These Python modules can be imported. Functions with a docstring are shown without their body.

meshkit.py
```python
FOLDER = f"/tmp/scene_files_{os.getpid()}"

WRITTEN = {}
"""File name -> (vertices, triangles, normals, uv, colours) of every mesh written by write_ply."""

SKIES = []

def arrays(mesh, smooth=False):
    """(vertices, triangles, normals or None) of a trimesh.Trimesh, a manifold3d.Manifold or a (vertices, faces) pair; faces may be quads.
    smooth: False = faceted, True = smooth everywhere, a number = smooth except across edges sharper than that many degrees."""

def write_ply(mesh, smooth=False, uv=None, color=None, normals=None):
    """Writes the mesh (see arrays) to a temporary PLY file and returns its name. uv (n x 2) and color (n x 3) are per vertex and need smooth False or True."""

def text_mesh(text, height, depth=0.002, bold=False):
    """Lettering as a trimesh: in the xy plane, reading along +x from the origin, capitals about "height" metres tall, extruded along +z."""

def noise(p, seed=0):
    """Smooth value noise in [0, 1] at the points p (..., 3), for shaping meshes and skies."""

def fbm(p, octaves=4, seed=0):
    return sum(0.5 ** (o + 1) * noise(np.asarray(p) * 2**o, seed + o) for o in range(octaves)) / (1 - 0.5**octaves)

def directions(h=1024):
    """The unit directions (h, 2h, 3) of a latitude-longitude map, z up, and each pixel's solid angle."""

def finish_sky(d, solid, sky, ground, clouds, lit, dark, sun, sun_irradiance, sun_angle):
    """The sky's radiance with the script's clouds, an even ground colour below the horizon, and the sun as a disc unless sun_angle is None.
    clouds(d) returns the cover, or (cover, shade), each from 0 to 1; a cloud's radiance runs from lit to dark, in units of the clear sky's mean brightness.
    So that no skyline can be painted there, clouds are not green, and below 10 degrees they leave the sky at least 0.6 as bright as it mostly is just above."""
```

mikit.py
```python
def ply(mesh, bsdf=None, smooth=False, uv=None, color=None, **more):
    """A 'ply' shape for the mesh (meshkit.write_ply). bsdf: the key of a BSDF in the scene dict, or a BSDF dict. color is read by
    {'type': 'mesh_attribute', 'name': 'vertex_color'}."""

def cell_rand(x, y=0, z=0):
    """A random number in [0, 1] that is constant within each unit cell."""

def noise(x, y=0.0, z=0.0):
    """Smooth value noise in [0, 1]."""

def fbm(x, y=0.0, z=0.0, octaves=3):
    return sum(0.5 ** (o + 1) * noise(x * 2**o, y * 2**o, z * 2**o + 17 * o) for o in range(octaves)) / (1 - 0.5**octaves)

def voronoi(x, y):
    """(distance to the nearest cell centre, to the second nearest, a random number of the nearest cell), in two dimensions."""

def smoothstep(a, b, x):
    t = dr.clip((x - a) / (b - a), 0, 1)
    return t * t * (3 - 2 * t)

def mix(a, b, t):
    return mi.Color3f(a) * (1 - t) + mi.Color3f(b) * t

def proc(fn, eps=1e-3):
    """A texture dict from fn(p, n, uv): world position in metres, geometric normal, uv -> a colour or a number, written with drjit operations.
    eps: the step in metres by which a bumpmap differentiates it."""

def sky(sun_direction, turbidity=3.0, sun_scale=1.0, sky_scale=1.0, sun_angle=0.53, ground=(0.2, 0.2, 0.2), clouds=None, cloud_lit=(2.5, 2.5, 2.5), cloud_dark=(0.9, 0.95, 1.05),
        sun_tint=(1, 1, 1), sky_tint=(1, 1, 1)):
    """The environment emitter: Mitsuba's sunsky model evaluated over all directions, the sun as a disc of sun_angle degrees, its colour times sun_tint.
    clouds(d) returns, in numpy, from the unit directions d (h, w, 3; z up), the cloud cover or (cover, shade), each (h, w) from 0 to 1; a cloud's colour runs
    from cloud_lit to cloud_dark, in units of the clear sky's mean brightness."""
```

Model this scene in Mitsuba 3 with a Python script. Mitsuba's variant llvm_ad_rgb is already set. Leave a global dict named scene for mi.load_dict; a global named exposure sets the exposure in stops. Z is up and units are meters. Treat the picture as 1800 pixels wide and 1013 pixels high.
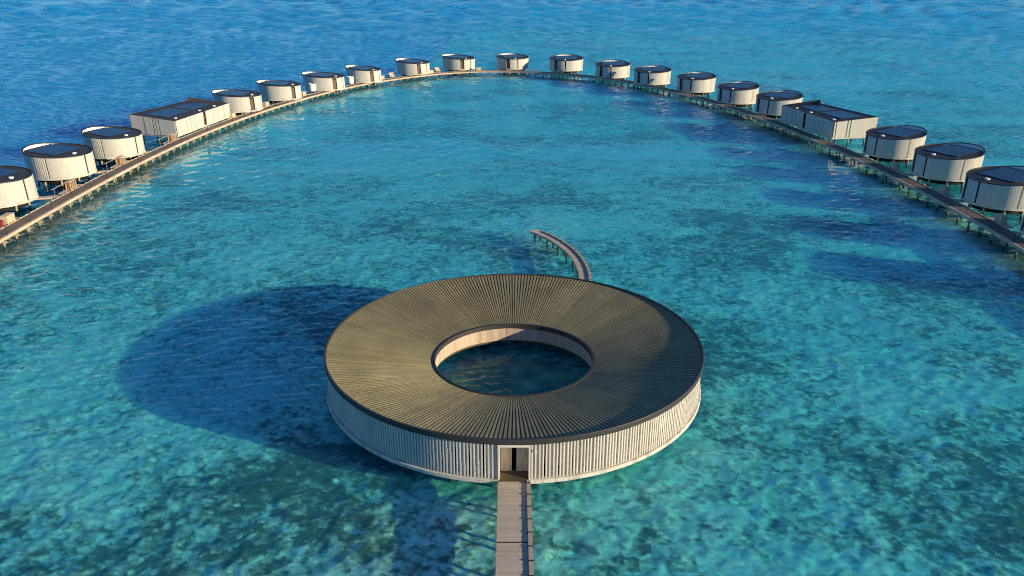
import math
import numpy as np
import drjit as dr
import mitsuba as mi
import mikit
import meshkit
from mikit import ply, proc, noise, fbm, voronoi, smoothstep, mix, cell_rand

T = mi.ScalarTransform4f
PI = math.pi
rng = np.random.default_rng(7)

# ------------------------------------------------------------------ camera, sky, exposure
exposure = 2.85
SUN_EL, SUN_AZ = math.radians(11.9), math.radians(-23.7)
SUN = [math.cos(SUN_EL) * math.cos(SUN_AZ), math.cos(SUN_EL) * math.sin(SUN_AZ), math.sin(SUN_EL)]
CAM = np.array([-0.14, -58.5, 31.4])
PITCH = math.radians(21.56)
scene, labels = {}, {}
scene['camera'] = {
    'type': 'perspective', 'fov': 2 * math.degrees(math.atan(900 / 1400.0)), 'fov_axis': 'x',
    'near_clip': 0.5, 'far_clip': 30000.0,
    'to_world': T().look_at(origin=CAM.tolist(), target=[CAM[0], CAM[1] + math.cos(PITCH), CAM[2] - math.sin(PITCH)], up=[0, 0, 1])}
scene['sky'] = mikit.sky(SUN, turbidity=2.2, sun_scale=1.0, sky_scale=0.58, sun_tint=(0.84, 1.06, 1.58), sky_tint=(0.46, 0.88, 1.46), ground=(0.05, 0.09, 0.12))

# ------------------------------------------------------------------ materials
def principled(color, rough=0.6, spec=0.4, metallic=0.0, **k):
    c = color if isinstance(color, dict) else {'type': 'rgb', 'value': list(color)}
    return {'type': 'twosided', 'b': {'type': 'principled', 'base_color': c, 'roughness': rough, 'specular': spec, 'metallic': metallic, **k}}

def bumped(inner, fn, scale, eps=0.01):
    return {'type': 'twosided', 'b': {'type': 'bumpmap', 'arbitrary': proc(fn, eps), 'scale': scale, 'b': inner['b']}}

def board_color(base, pitch, vary, grime=0.25):
    def fn(p, n, uv):
        i = uv.x / pitch
        k = cell_rand(i, 3)
        seam = smoothstep(0.44, 0.5, dr.abs(i - dr.floor(i) - 0.5))
        st = fbm(uv.x * 6, uv.y * 0.7, 3.1)
        c = mi.Color3f(base) * (1 - vary * 0.5 + vary * k) * (1 - grime + 2 * grime * st)
        return c * (1 - 0.35 * seam)
    return fn

def mottled(base, sc, amt, stretch=(1, 1, 1)):
    def fn(p, n, uv):
        return mi.Color3f(base) * (1 - amt + 2 * amt * fbm(p.x * sc * stretch[0], p.y * sc * stretch[1], p.z * sc * stretch[2], 4))
    return fn

def timber(base, amt=0.3):
    def fn(p, n, uv):
        g = fbm(uv.x * 1.3, uv.y * 22.0, 0.5, 3)
        w = fbm(p.x * 0.8, p.y * 0.8, 1.7, 3)
        return mi.Color3f(base) * (1 - amt + amt * g * 1.1 + amt * w * 0.9)
    return fn

def add_bsdf(name, d):
    scene[name] = d
    return name

WHITE_CLAD = add_bsdf('white_clad_bsdf', principled(proc(board_color((0.505, 0.485, 0.462), 0.24, 0.12, 0.10)), 0.65, 0.3))
WHITE_PAINT = add_bsdf('white_paint_bsdf', principled(proc(mottled((0.74, 0.73, 0.71), 0.7, 0.08)), 0.5))
PANEL = add_bsdf('panel_bsdf', principled(proc(mottled((0.50, 0.445, 0.41), 0.9, 0.16, (1, 1, 0.4))), 0.7, 0.3))
SLAT = add_bsdf('slat_bsdf', principled(proc(mottled((0.63, 0.585, 0.545), 0.9, 0.16, (1, 1, 0.4))), 0.6, 0.3))
def concrete_fn(p, n, uv):
    st = fbm(p.x * 2.2, p.y * 2.2, p.z * 0.3, 3)
    c = mi.Color3f(0.56, 0.54, 0.50) * (0.75 + 0.5 * fbm(p.x * 1.2, p.y * 1.2, p.z * 1.2, 4))
    return mix(c, (0.20, 0.20, 0.14), smoothstep(0.45, 0.75, st) * 0.55)
CONCRETE = add_bsdf('concrete_bsdf', principled(proc(concrete_fn), 0.8, 0.2))
INNER = add_bsdf('inner_wall_bsdf', principled(proc(board_color((0.44, 0.35, 0.29), 0.15, 0.3, 0.2)), 0.6))
DARK_METAL = add_bsdf('dark_metal_bsdf', principled((0.022, 0.022, 0.027), 0.45, 0.5))
RIM_METAL = add_bsdf('rim_metal_bsdf', principled((0.035, 0.033, 0.036), 0.5, 0.5))
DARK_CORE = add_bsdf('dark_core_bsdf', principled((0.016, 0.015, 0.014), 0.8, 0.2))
SEAM = add_bsdf('seam_bsdf', principled((0.20, 0.17, 0.12), 0.6, 0.3))
RIB_BASES = [(0.270, 0.232, 0.132), (0.238, 0.206, 0.118), (0.300, 0.254, 0.144), (0.256, 0.222, 0.134)]
RIBS = [add_bsdf('rib_bsdf_%d' % i, principled(proc(mottled(c, 0.6, 0.28)), 0.6, 0.4)) for i, c in enumerate(RIB_BASES)]
ROOF_UNDER = add_bsdf('roof_under_bsdf', principled((0.085, 0.074, 0.050), 0.8, 0.2))
CHARCOAL = add_bsdf('charcoal_bsdf', principled(proc(mottled((0.036, 0.034, 0.040), 0.8, 0.25)), 0.6, 0.4))
def solar_fn(p, n, uv):
    gx = dr.abs(uv.x * 6 - dr.floor(uv.x * 6) - 0.5)
    gy = dr.abs(uv.y * 10 - dr.floor(uv.y * 10) - 0.5)
    line = dr.maximum(smoothstep(0.44, 0.49, gx), smoothstep(0.46, 0.5, gy) * 0.4)
    return mix((0.008, 0.022, 0.066), (0.03, 0.045, 0.08), line)
SOLAR = add_bsdf('solar_bsdf', principled(proc(solar_fn), 0.22, 0.6))
def deck_fn(p, n, uv):
    i = uv.x / 0.145
    k = cell_rand(i, 5)
    seam = smoothstep(0.43, 0.5, dr.abs(i - dr.floor(i) - 0.5))
    return mi.Color3f(0.175, 0.138, 0.118) * (0.72 + 0.4 * k + 0.3 * (fbm(p.x * 0.5, p.y * 0.5, 2.2) - 0.5)) * (1 - 0.55 * seam)
DECK = add_bsdf('deck_bsdf', principled(proc(deck_fn), 0.75, 0.2))
DECK_EDGE = add_bsdf('deck_edge_bsdf', principled(proc(mottled((0.50, 0.385, 0.30), 0.8, 0.25)), 0.7, 0.2))
PLANKS = [add_bsdf('plank_bsdf_%d' % i, principled(proc(timber(c)), 0.75, 0.2)) for i, c in enumerate([(0.47, 0.40, 0.335), (0.50, 0.425, 0.355), (0.44, 0.375, 0.315), (0.52, 0.44, 0.37)])]
PIER_PLANKS = [add_bsdf('pier_plank_bsdf_%d' % i, principled(proc(timber(c)), 0.75, 0.2)) for i, c in enumerate([(0.42, 0.34, 0.30), (0.46, 0.38, 0.33), (0.39, 0.32, 0.28)])]
KERB = add_bsdf('kerb_bsdf', principled(proc(mottled((0.44, 0.35, 0.27), 0.8, 0.2)), 0.7, 0.2))
def pile_fn(p, n, uv):
    wet = smoothstep(0.55, 0.15, p.z + 0.3 * (fbm(p.x * 3, p.y * 3, p.z) - 0.5))
    c = mix((0.40, 0.34, 0.25), (0.06, 0.058, 0.04), wet)
    return c * (0.75 + 0.5 * fbm(p.x * 5, p.y * 5, p.z * 2))
PILE = add_bsdf('pile_bsdf', principled(proc(pile_fn), 0.8, 0.2))
DOOR_WOOD = add_bsdf('door_wood_bsdf', principled(proc(lambda p, n, uv: mi.Color3f(0.60, 0.46, 0.31) * (0.7 + 0.6 * fbm(p.x * 14, p.y * 14, p.z * 0.8, 3))), 0.55, 0.4))
DOOR_DARK = add_bsdf('door_dark_bsdf', principled((0.10, 0.075, 0.05), 0.6, 0.3))
BOX_WOOD = add_bsdf('box_wood_bsdf', principled(proc(mottled((0.52, 0.42, 0.30), 1.5, 0.15)), 0.7, 0.2))
CRATE_WOOD = add_bsdf('crate_wood_bsdf', principled(proc(mottled((0.42, 0.26, 0.12), 2.5, 0.25)), 0.7, 0.2))
CRATE_DARK = add_bsdf('crate_dark_bsdf', principled((0.20, 0.085, 0.03), 0.7, 0.2))
RED = add_bsdf('red_bsdf', principled((0.22, 0.02, 0.025), 0.5, 0.4))
LAMP_WHITE = add_bsdf('lamp_white_bsdf', principled((0.82, 0.80, 0.74), 0.4, 0.4))
GLAZING = add_bsdf('glazing_bsdf', principled((0.03, 0.04, 0.05), 0.08, 0.6))

# ------------------------------------------------------------------ mesh helpers
BOXF = np.array([[0, 2, 3, 1], [4, 5, 7, 6], [0, 1, 5, 4], [2, 6, 7, 3], [0, 4, 6, 2], [1, 3, 7, 5]])
def cat(*ms):
    vs, fs, at = [], [], 0
    for v, f in ms:
        vs.append(np.asarray(v, float)); fs.append(tri(f) + at); at += len(v)
    return np.vstack(vs), np.vstack(fs)
def tri(f):
    f = np.asarray(f, int)
    return np.vstack([f[:, [0, 1, 2]], f[:, [0, 2, 3]]]) if f.shape[1] == 4 else f
def hexa(c8):
    """c8: corners ordered x, y, z bits (x slowest)."""
    return np.asarray(c8, float), tri(BOXF[:, ::1])
def box(x0, x1, y0, y1, z0, z1):
    return hexa([[x, y, z] for x in (x0, x1) for y in (y0, y1) for z in (z0, z1)])
def box_uv(m, lx='x'):
    v = m[0]
    return np.stack([v[:, 0], v[:, 1]], 1)
def arc(r0, r1, z0, z1, a0, a1, n, warp=None):
    """Closed solid: annular sector; r0/r1/z0/z1 numbers or functions of angle."""
    th = np.linspace(a0, a1, n + 1)
    ev = lambda q: np.array([q(t) if callable(q) else q for t in th], float)
    R0, R1, Z0, Z1 = ev(r0), ev(r1), ev(z0), ev(z1)
    c, s = np.cos(th), np.sin(th)
    v = np.concatenate([np.stack([R * c, R * s, Z], 1) for R, Z in ((R0, Z0), (R1, Z0), (R1, Z1), (R0, Z1))])
    m, f = n + 1, []
    for k in range(4):
        a, b = k * m, ((k + 1) % 4) * m
        i = np.arange(n)
        f.append(np.stack([a + i, b + i, b + i + 1, a + i + 1], 1)[:, ::-1])
    full = abs(a1 - a0 - 2 * PI) < 1e-6
    caps = [] if full else [[0, m, 2 * m, 3 * m][::-1], [n, m + n, 2 * m + n, 3 * m + n]]
    f = np.vstack(f + ([np.array(caps)[:, ::-1]] if caps else []))
    return v, tri(f)[:, ::-1]
def cyl(r, z0, z1, n=8, x=0.0, y=0.0, r1=None):
    r1 = r if r1 is None else r1
    a = np.arange(n) * 2 * PI / n
    v = np.vstack([np.stack([x + r * np.cos(a), y + r * np.sin(a), 0 * a + z0], 1), np.stack([x + r1 * np.cos(a), y + r1 * np.sin(a), 0 * a + z1], 1), [[x, y, z0], [x, y, z1]]])
    i = np.arange(n); j = (i + 1) % n
    return v, np.vstack([np.stack([i, j, j + n], 1), np.stack([i, j + n, i + n], 1), np.stack([j, i, 0 * i + 2 * n], 1), np.stack([i + n, j + n, 0 * i + 2 * n + 1], 1)])
def prism(poly, z0, z1):
    """Closed prism over a convex polygon (counter-clockwise); z1 may be a function of (x, y)."""
    p = np.asarray(poly, float); n = len(p)
    top = np.array([z1(x, y) if callable(z1) else z1 for x, y in p]); bot = np.array([z0(x, y) if callable(z0) else z0 for x, y in p])
    v = np.vstack([np.column_stack([p, bot]), np.column_stack([p, top])])
    i = np.arange(n); j = (i + 1) % n
    fan = np.array([[0, k, k + 1] for k in range(1, n - 1)])
    return v, np.vstack([np.stack([i, j, j + n], 1), np.stack([i, j + n, i + n], 1), fan[:, ::-1], fan + n])
def place(x=0, y=0, z=0, rz=0.0, s=1.0):
    return T().translate([x, y, z]).rotate([0, 0, 1], math.degrees(rz)).scale([s, s, s])

def key(name):
    if name not in scene and name not in used:
        used.add(name); return name
    k = 1
    while '%s_%03d' % (name, k) in used or '%s_%03d' % (name, k) in scene: k += 1
    used.add('%s_%03d' % (name, k)); return '%s_%03d' % (name, k)
used = set()
nextnum = {}
def put(name, shape, to_world=None, parent=None):
    base = (parent + '__' if parent else '') + name
    n = nextnum.get(base, 0); nextnum[base] = n + 1
    k = base if n == 0 else '%s_%03d' % (base, n)
    d = dict(shape)
    if to_world is not None: d['to_world'] = to_world
    scene[k] = d
    return k
def thing(name, label, category, group=None):
    n = nextnum.get(name, 0); nextnum[name] = n + 1
    k = name if n == 0 else '%s_%03d' % (name, n)
    labels[k] = {'label': label, 'category': category}
    if group: labels[k]['group'] = group
    return k
def tag(k, label, category=None, group=None, kind=None):
    labels[k] = {'label': label}
    if category: labels[k]['category'] = category
    if group: labels[k]['group'] = group
    if kind: labels[k]['kind'] = kind

# ------------------------------------------------------------------ the jetty's line (lagoon-side edge, metres)
EDGE = np.array([[-59.4, -20], [-60.6, 5], [-62.1, 30], [-62.9, 48.9], [-63.7, 61.8], [-64.0, 73.9], [-63.6, 89], [-62.3, 101.9], [-61.2, 111.5], [-59.9, 124.6], [-57.8, 137.0], [-54.6, 149.6], [-50.7, 161.8], [-46.0, 173.8],
                 [-40.6, 184.2], [-34.4, 194.2], [-27.6, 202.3], [-21.2, 207.9], [-13.6, 211.4], [-5.4, 212.4], [3.0, 211.4], [11.1, 208.0], [18.9, 202.6], [26.4, 194.6], [34.4, 183.3], [42.6, 167.6], [47.1, 154.6], [50.7, 141.6], [53.6, 129.6], [55.7, 118.3],
                 [57.0, 107.5], [58.2, 96.5], [59.4, 86.6], [60.1, 77.0], [60.6, 67.5], [60.9, 58.0], [60.9, 49.0], [60.6, 40], [59.9, 31], [58.6, 18], [56.5, 0], [54.5, -16]])
from scipy.interpolate import splprep, splev
from scipy.spatial import cKDTree
tck, _ = splprep(EDGE.T, s=3.0, k=3)
_u = np.linspace(0, 1, 6000)
_p = np.stack(splev(_u, tck), 1)
_s = np.concatenate([[0], np.cumsum(np.linalg.norm(np.diff(_p, axis=0), axis=1))])
JL = _s[-1]
def jetty_at(s):
    """point on the lagoon-side edge, tangent, outward normal (away from the lagoon)"""
    u = np.interp(s, _s, _u)
    p = np.stack(splev(u, tck), -1); t = np.stack(splev(u, tck, der=1), -1)
    t = t / np.linalg.norm(t, axis=-1, keepdims=True)
    return p, t, np.stack([-t[..., 1], t[..., 0]], -1)
jetty_tree = cKDTree(_p)

# ------------------------------------------------------------------ seabed and water
def polar_grid(nfine, radii):
    a = np.concatenate([np.linspace(-PI, -0.95, 44)[:-1], np.linspace(-0.95, 0.95, nfine), np.linspace(0.95, PI, 44)[1:]])
    A, Rr = np.meshgrid(a, radii)
    x = CAM[0] + Rr * np.sin(A); y = CAM[1] + Rr * np.cos(A)
    m, n = len(radii), len(a)
    i, j = np.meshgrid(np.arange(m - 1), np.arange(n - 1), indexing='ij')
    q = np.stack([i * n + j, i * n + j + 1, (i + 1) * n + j + 1, (i + 1) * n + j], -1).reshape(-1, 4)
    f = tri(q)
    fan = np.stack([np.full(n - 1, m * n), np.arange(1, n), np.arange(n - 1)], 1)
    return x, y, Rr, f, fan
def radii_for(near_px, far_px):
    al = [math.radians(72)]
    while al[-1] > 0.0205:
        a = al[-1]
        al.append(a - (5.0 if a > math.radians(46) else near_px if a > math.radians(11) else far_px) / 796.0)
    r = CAM[2] / np.tan(np.array(al))
    return np.concatenate([r, np.geomspace(r[-1] * 1.15, 24000, 14)])

def sstep(a, b, x):
    t = np.clip((x - a) / (b - a), 0, 1); return t * t * (3 - 2 * t)
def nfbm(x, y, sc, octv=4, seed=0):
    return meshkit.fbm(np.stack([x * sc, y * sc, 0 * x + 0.37 + seed * 3.1], -1), octv, seed)

def bed_height(x, y, fine=True):
    jd, ji = jetty_tree.query(np.stack([x, y], -1))
    P = _p[ji]
    tt = np.stack(splev(_u[ji], tck, der=1), -1); tt /= np.linalg.norm(tt, axis=-1, keepdims=True)
    side = (x - P[..., 0]) * -tt[..., 1] + (y - P[..., 1]) * tt[..., 0]      # > 0: outside the arc
    lag = -0.95 - 0.35 * (nfbm(x, y, 1 / 60.0, 3, 1) - 0.5) * 2
    d_out = np.clip(side, 0, None)
    # outside: the reef flat falls away, fast to the left of a diagonal drop-off, slowly to the right
    drop = (x + 62.0) * 0.94 - (y - 300.0) * 0.17 + 30 * (nfbm(x, y, 1 / 90.0, 3, 2) - 0.5)
    deep_left = sstep(10, -45, drop)
    deep_left = np.maximum(deep_left, sstep(12, 34, d_out) * sstep(-30, -52, x))
    out = -0.74 - 0.25 * (nfbm(x, y, 1 / 70.0, 3, 8) - 0.5) * 2 * sstep(8, 45, d_out) - 2.2 * sstep(120, 700, d_out) - 11.0 * deep_left * sstep(6, 30, d_out)
    z = np.where(side > 0, lag + (out - lag) * sstep(2, 22, d_out), lag)
    z = z + 0.55 * np.exp(-(jd / 4.5) ** 2)
    z = z + 0.40 * np.exp(-((x + 5) / 6.0) ** 2) * sstep(-13, -18, y) * (side <= 0) + 0.35 * np.exp(-((x - 2) / 5.0) ** 2) * np.exp(-((y - 36) / 9.0) ** 2)
    if fine:
        r = np.hypot(x - CAM[0], y - CAM[1])
        k1 = sstep(420, 150, r); k2 = sstep(170, 70, r)
        z = z + 0.32 * (nfbm(x, y, 1 / 3.2, 3, 4) - 0.5) * k1 + 0.30 * (nfbm(x, y, 1 / 0.9, 3, 5) - 0.5) * k2
    return np.minimum(z, -0.16)

def bed_fn(p, n, uv):
    x, y = p.x, p.y
    wx = fbm(x * 0.23, y * 0.23, 0.3, 2) - 0.5
    wy = fbm(x * 0.23 + 31, y * 0.23, 5.3, 2) - 0.5
    big = fbm(x * 0.065 + wx, y * 0.085 + wy, 1.0, 3)
    mid = fbm(x * 0.58 + 2 * wx, y * 0.66 + 2 * wy, 4.0, 3)
    sml = fbm(x * 2.2, y * 2.4, 9.0, 3)
    d1, d2, k = voronoi(x * 1.4 + 1.5 * sml, y * 1.5 + 1.5 * mid)
    e1, e2, k2 = voronoi(x * 3.2 + 0.9 * sml, y * 3.4)
    t = 0.70 * (big - 0.5) * 2 + 0.40 * (mid - 0.5) * 2 + 0.52 * (sml - 0.5) * 2 + 0.28 * (k - 0.5) + 0.36 * (k2 - 0.5) + 0.58
    t = dr.clip(t, 0, 1)
    coral = mix((0.14, 0.15, 0.10), (0.50, 0.48, 0.37), smoothstep(0.05, 0.55, t))
    sand = mix((0.60, 0.58, 0.50), (0.90, 0.88, 0.80), k2)
    c = mix(coral, sand, smoothstep(0.36, 0.84, t))
    rub = mix((0.10, 0.085, 0.05), (0.27, 0.23, 0.15), sml)
    c = mix(c, rub, smoothstep(-0.60, -0.42, p.z) * 0.85 * smoothstep(20.0, 40.0, dr.sqrt(x * x + y * y)))
    pool = smoothstep(7.4, 6.0, dr.sqrt(x * x + y * y))
    return mix(c, mix((0.16, 0.13, 0.055), (0.70, 0.48, 0.20), smoothstep(0.3, 0.8, mid)), pool * 0.9)
BED = add_bsdf('bed_bsdf', {'type': 'diffuse', 'reflectance': proc(bed_fn)})

bx, by, br, bf, bfan = polar_grid(580, radii_for(1.45, 1.2))
bz = bed_height(bx, by)
bv = np.vstack([np.stack([bx, by, bz], -1).reshape(-1, 3), [[CAM[0], CAM[1], -1.2]]])
k = put('seabed', ply((bv, np.vstack([bf, bfan])), BED, smooth=True))
tag(k, 'pale sand and dark coral patches on the shallow lagoon bed', 'seabed', kind='structure')

WAVES = []
for lam in np.geomspace(0.45, 120.0, 130):
    a = math.radians(-80 + rng.normal(0, 40 if lam < 3 else 62))
    WAVES.append((lam, a, rng.uniform(0, 2 * PI)))
def water_height(x, y, r):
    px = np.where(r > 161, 0.32, 0.8)
    dr_ = np.maximum(r * r / (CAM[2] * 796.0) * px, 1.9 * r / 900.0)
    z = np.zeros_like(x)
    wx = x + 2.2 * (nfbm(x, y, 1 / 9.0, 2, 21) - 0.5); wy = y + 2.2 * (nfbm(x, y, 1 / 9.0, 2, 22) - 0.5)
    for lam, a, ph in WAVES:
        kk = 2 * PI / lam
        slope = 0.050 if lam < 1.3 else 0.050 * (1.3 / lam) ** 1.25
        q = lam / dr_; q2 = lam / (r * r / (CAM[2] * 796.0))
        # beyond the near water only the longer waves are resolved; they carry the steepness of the whole sea there
        far = 0.115 * sstep(60, 200, r) * np.minimum(1, 800 / r) * (1 - sstep(1.0, 1.9, q2))
        amp = sstep(2.1, 3.0, q) * np.maximum(slope, far)
        if amp.max() <= 0: continue
        z += amp / kk * np.sin(kk * (wx * math.cos(a) + wy * math.sin(a)) + ph)
    gust = 0.45 + 1.1 * nfbm(x, y, 1 / 22.0, 3, 23)
    return z * gust
wx_, wy_, wr, wf, wfan = polar_grid(900, radii_for(0.8, 0.32))
wz = water_height(wx_, wy_, wr)
wv = np.vstack([np.stack([wx_, wy_, wz], -1).reshape(-1, 3), [[CAM[0], CAM[1], 0.0]]])
scene['water_medium'] = {'type': 'homogeneous', 'sigma_t': {'type': 'rgb', 'value': [0.36, 0.086, 0.108]}, 'albedo': {'type': 'rgb', 'value': [0.03, 0.54, 0.92]}, 'scale': 1.0}
WATER = add_bsdf('water_bsdf', {'type': 'thindielectric', 'int_ior': 1.095})
wat = ply((wv, np.vstack([wf, wfan])), WATER, smooth=True)
wat['interior'] = {'type': 'ref', 'id': 'water_medium'}
k = put('water', wat)
tag(k, 'clear rippled turquoise lagoon water turning deep blue offshore', 'water', kind='structure')

# ------------------------------------------------------------------ spa pavilion: the ring
R_OUT, R_IN = 15.0, 6.5
Z_OUT, Z_IN = 3.74, 2.14
t = thing('spa_pavilion', 'large ring shaped spa building with ribbed olive roof around an open pool', 'building')
SP = t
def revolve(profile, n=180):
    pr = np.asarray(profile, float); m = len(pr)
    a = np.arange(n) * 2 * PI / n
    v = np.stack([np.outer(np.cos(a), pr[:, 0]), np.outer(np.sin(a), pr[:, 0]), np.tile(pr[:, 1], (n, 1))], -1).reshape(-1, 3)
    f = []
    for k in range(m):
        l = (k + 1) % m
        i = np.arange(n); j = (i + 1) % n
        f.append(np.stack([i * m + k, j * m + k, j * m + l, i * m + l], 1))
    return v, tri(np.vstack(f))
roof_key = put('roof', ply(revolve([(R_IN, Z_IN - 0.22), (R_OUT - 0.08, Z_OUT - 0.25), (R_OUT - 0.08, Z_OUT), (R_IN, Z_IN)]), ROOF_UNDER, smooth=30), parent=SP)
NRIB = 300
def rib_mesh(a):
    rows = []
    for r in (R_IN + 0.07, R_OUT - 0.13):
        z = Z_IN + (Z_OUT - Z_IN) * (r - R_IN) / (R_OUT - R_IN)
        for sgn in (-1, 1):
            for zz in (z - 0.02, z + 0.05):
                rows.append([r * math.cos(sgn * a), r * math.sin(sgn * a), zz])
    return hexa(rows)
da = 2 * PI / NRIB
ribs = [ply(rib_mesh(da * 0.5 * 0.60), b) for b in RIBS]
SEAMS = {math.radians(d) for d in (-126.5, -35, 8, 47, 150, 172)}
seam_idx = {int(round(s / da)) % NRIB for s in SEAMS}
for i in range(NRIB):
    put('rib', ribs[int(rng.integers(4))], place(rz=i * da), parent=roof_key)
seam_ply = ply(rib_mesh(0.0032), SEAM)
for i in sorted(seam_idx):
    put('seam_flashing', seam_ply, T().translate([0, 0, -0.02]).rotate([0, 0, 1], math.degrees((i + 0.5) * da)), parent=roof_key)
# rims
put('outer_rim', ply(revolve([(R_OUT - 0.11, Z_OUT - 0.05), (R_OUT + 0.05, Z_OUT - 0.27), (R_OUT + 0.07, Z_OUT - 0.23), (R_OUT + 0.07, Z_OUT + 0.10), (R_OUT + 0.05, Z_OUT + 0.13), (R_OUT - 0.02, Z_OUT + 0.14), (R_OUT - 0.09, Z_OUT + 0.13), (R_OUT - 0.11, Z_OUT + 0.10)]), RIM_METAL, smooth=40), parent=SP)
put('inner_rim', ply(revolve([(R_IN - 0.10, Z_IN - 0.25), (R_IN + 0.05, Z_IN - 0.25), (R_IN + 0.05, Z_IN + 0.10), (R_IN + 0.01, Z_IN + 0.14), (R_IN - 0.06, Z_IN + 0.14), (R_IN - 0.10, Z_IN + 0.10)]), RIM_METAL, smooth=40), parent=SP)
put('rim_capping', ply(revolve([(R_IN + 0.055, Z_IN + 0.06), (R_IN + 0.12, Z_IN + 0.06), (R_IN + 0.12, Z_IN + 0.13), (R_IN + 0.055, Z_IN + 0.13)]), CHARCOAL), parent=SP)
# walls
Z_PL0, Z_PL1 = 0.50, 0.80
DOOR_H = 0.071          # half angle of the doorway with its frame
put('dark_inner_core', ply(arc(14.30, 14.60, Z_PL1 - 0.02, Z_OUT - 0.22, -PI / 2 + DOOR_H, 1.5 * PI - DOOR_H, 160), DARK_CORE, smooth=40), parent=SP)  # near-black core, makes the gaps between the panels look dark
def ring_uv(m, r):
    v = m[0]; return np.stack([np.arctan2(v[:, 1], v[:, 0]) * r, v[:, 2]], 1)
iw = arc(R_IN + 0.08, R_IN + 0.28, 0.64, Z_IN - 0.24, 0, 2 * PI, 128)
put('inner_wall', ply(iw, INNER, uv=ring_uv(iw, R_IN)), parent=SP)
put('plinth', ply(revolve([(14.10, Z_PL0), (15.04, Z_PL0), (15.08, Z_PL0 + 0.04), (15.08, Z_PL1 - 0.04), (15.04, Z_PL1), (14.10, Z_PL1)]), CONCRETE, smooth=40), parent=SP)
put('floor_slab', ply(revolve([(R_IN + 0.2, 0.40), (14.4, 0.40), (14.4, 0.70), (R_IN + 0.2, 0.70)], 96), ROOF_UNDER), parent=SP)
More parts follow.
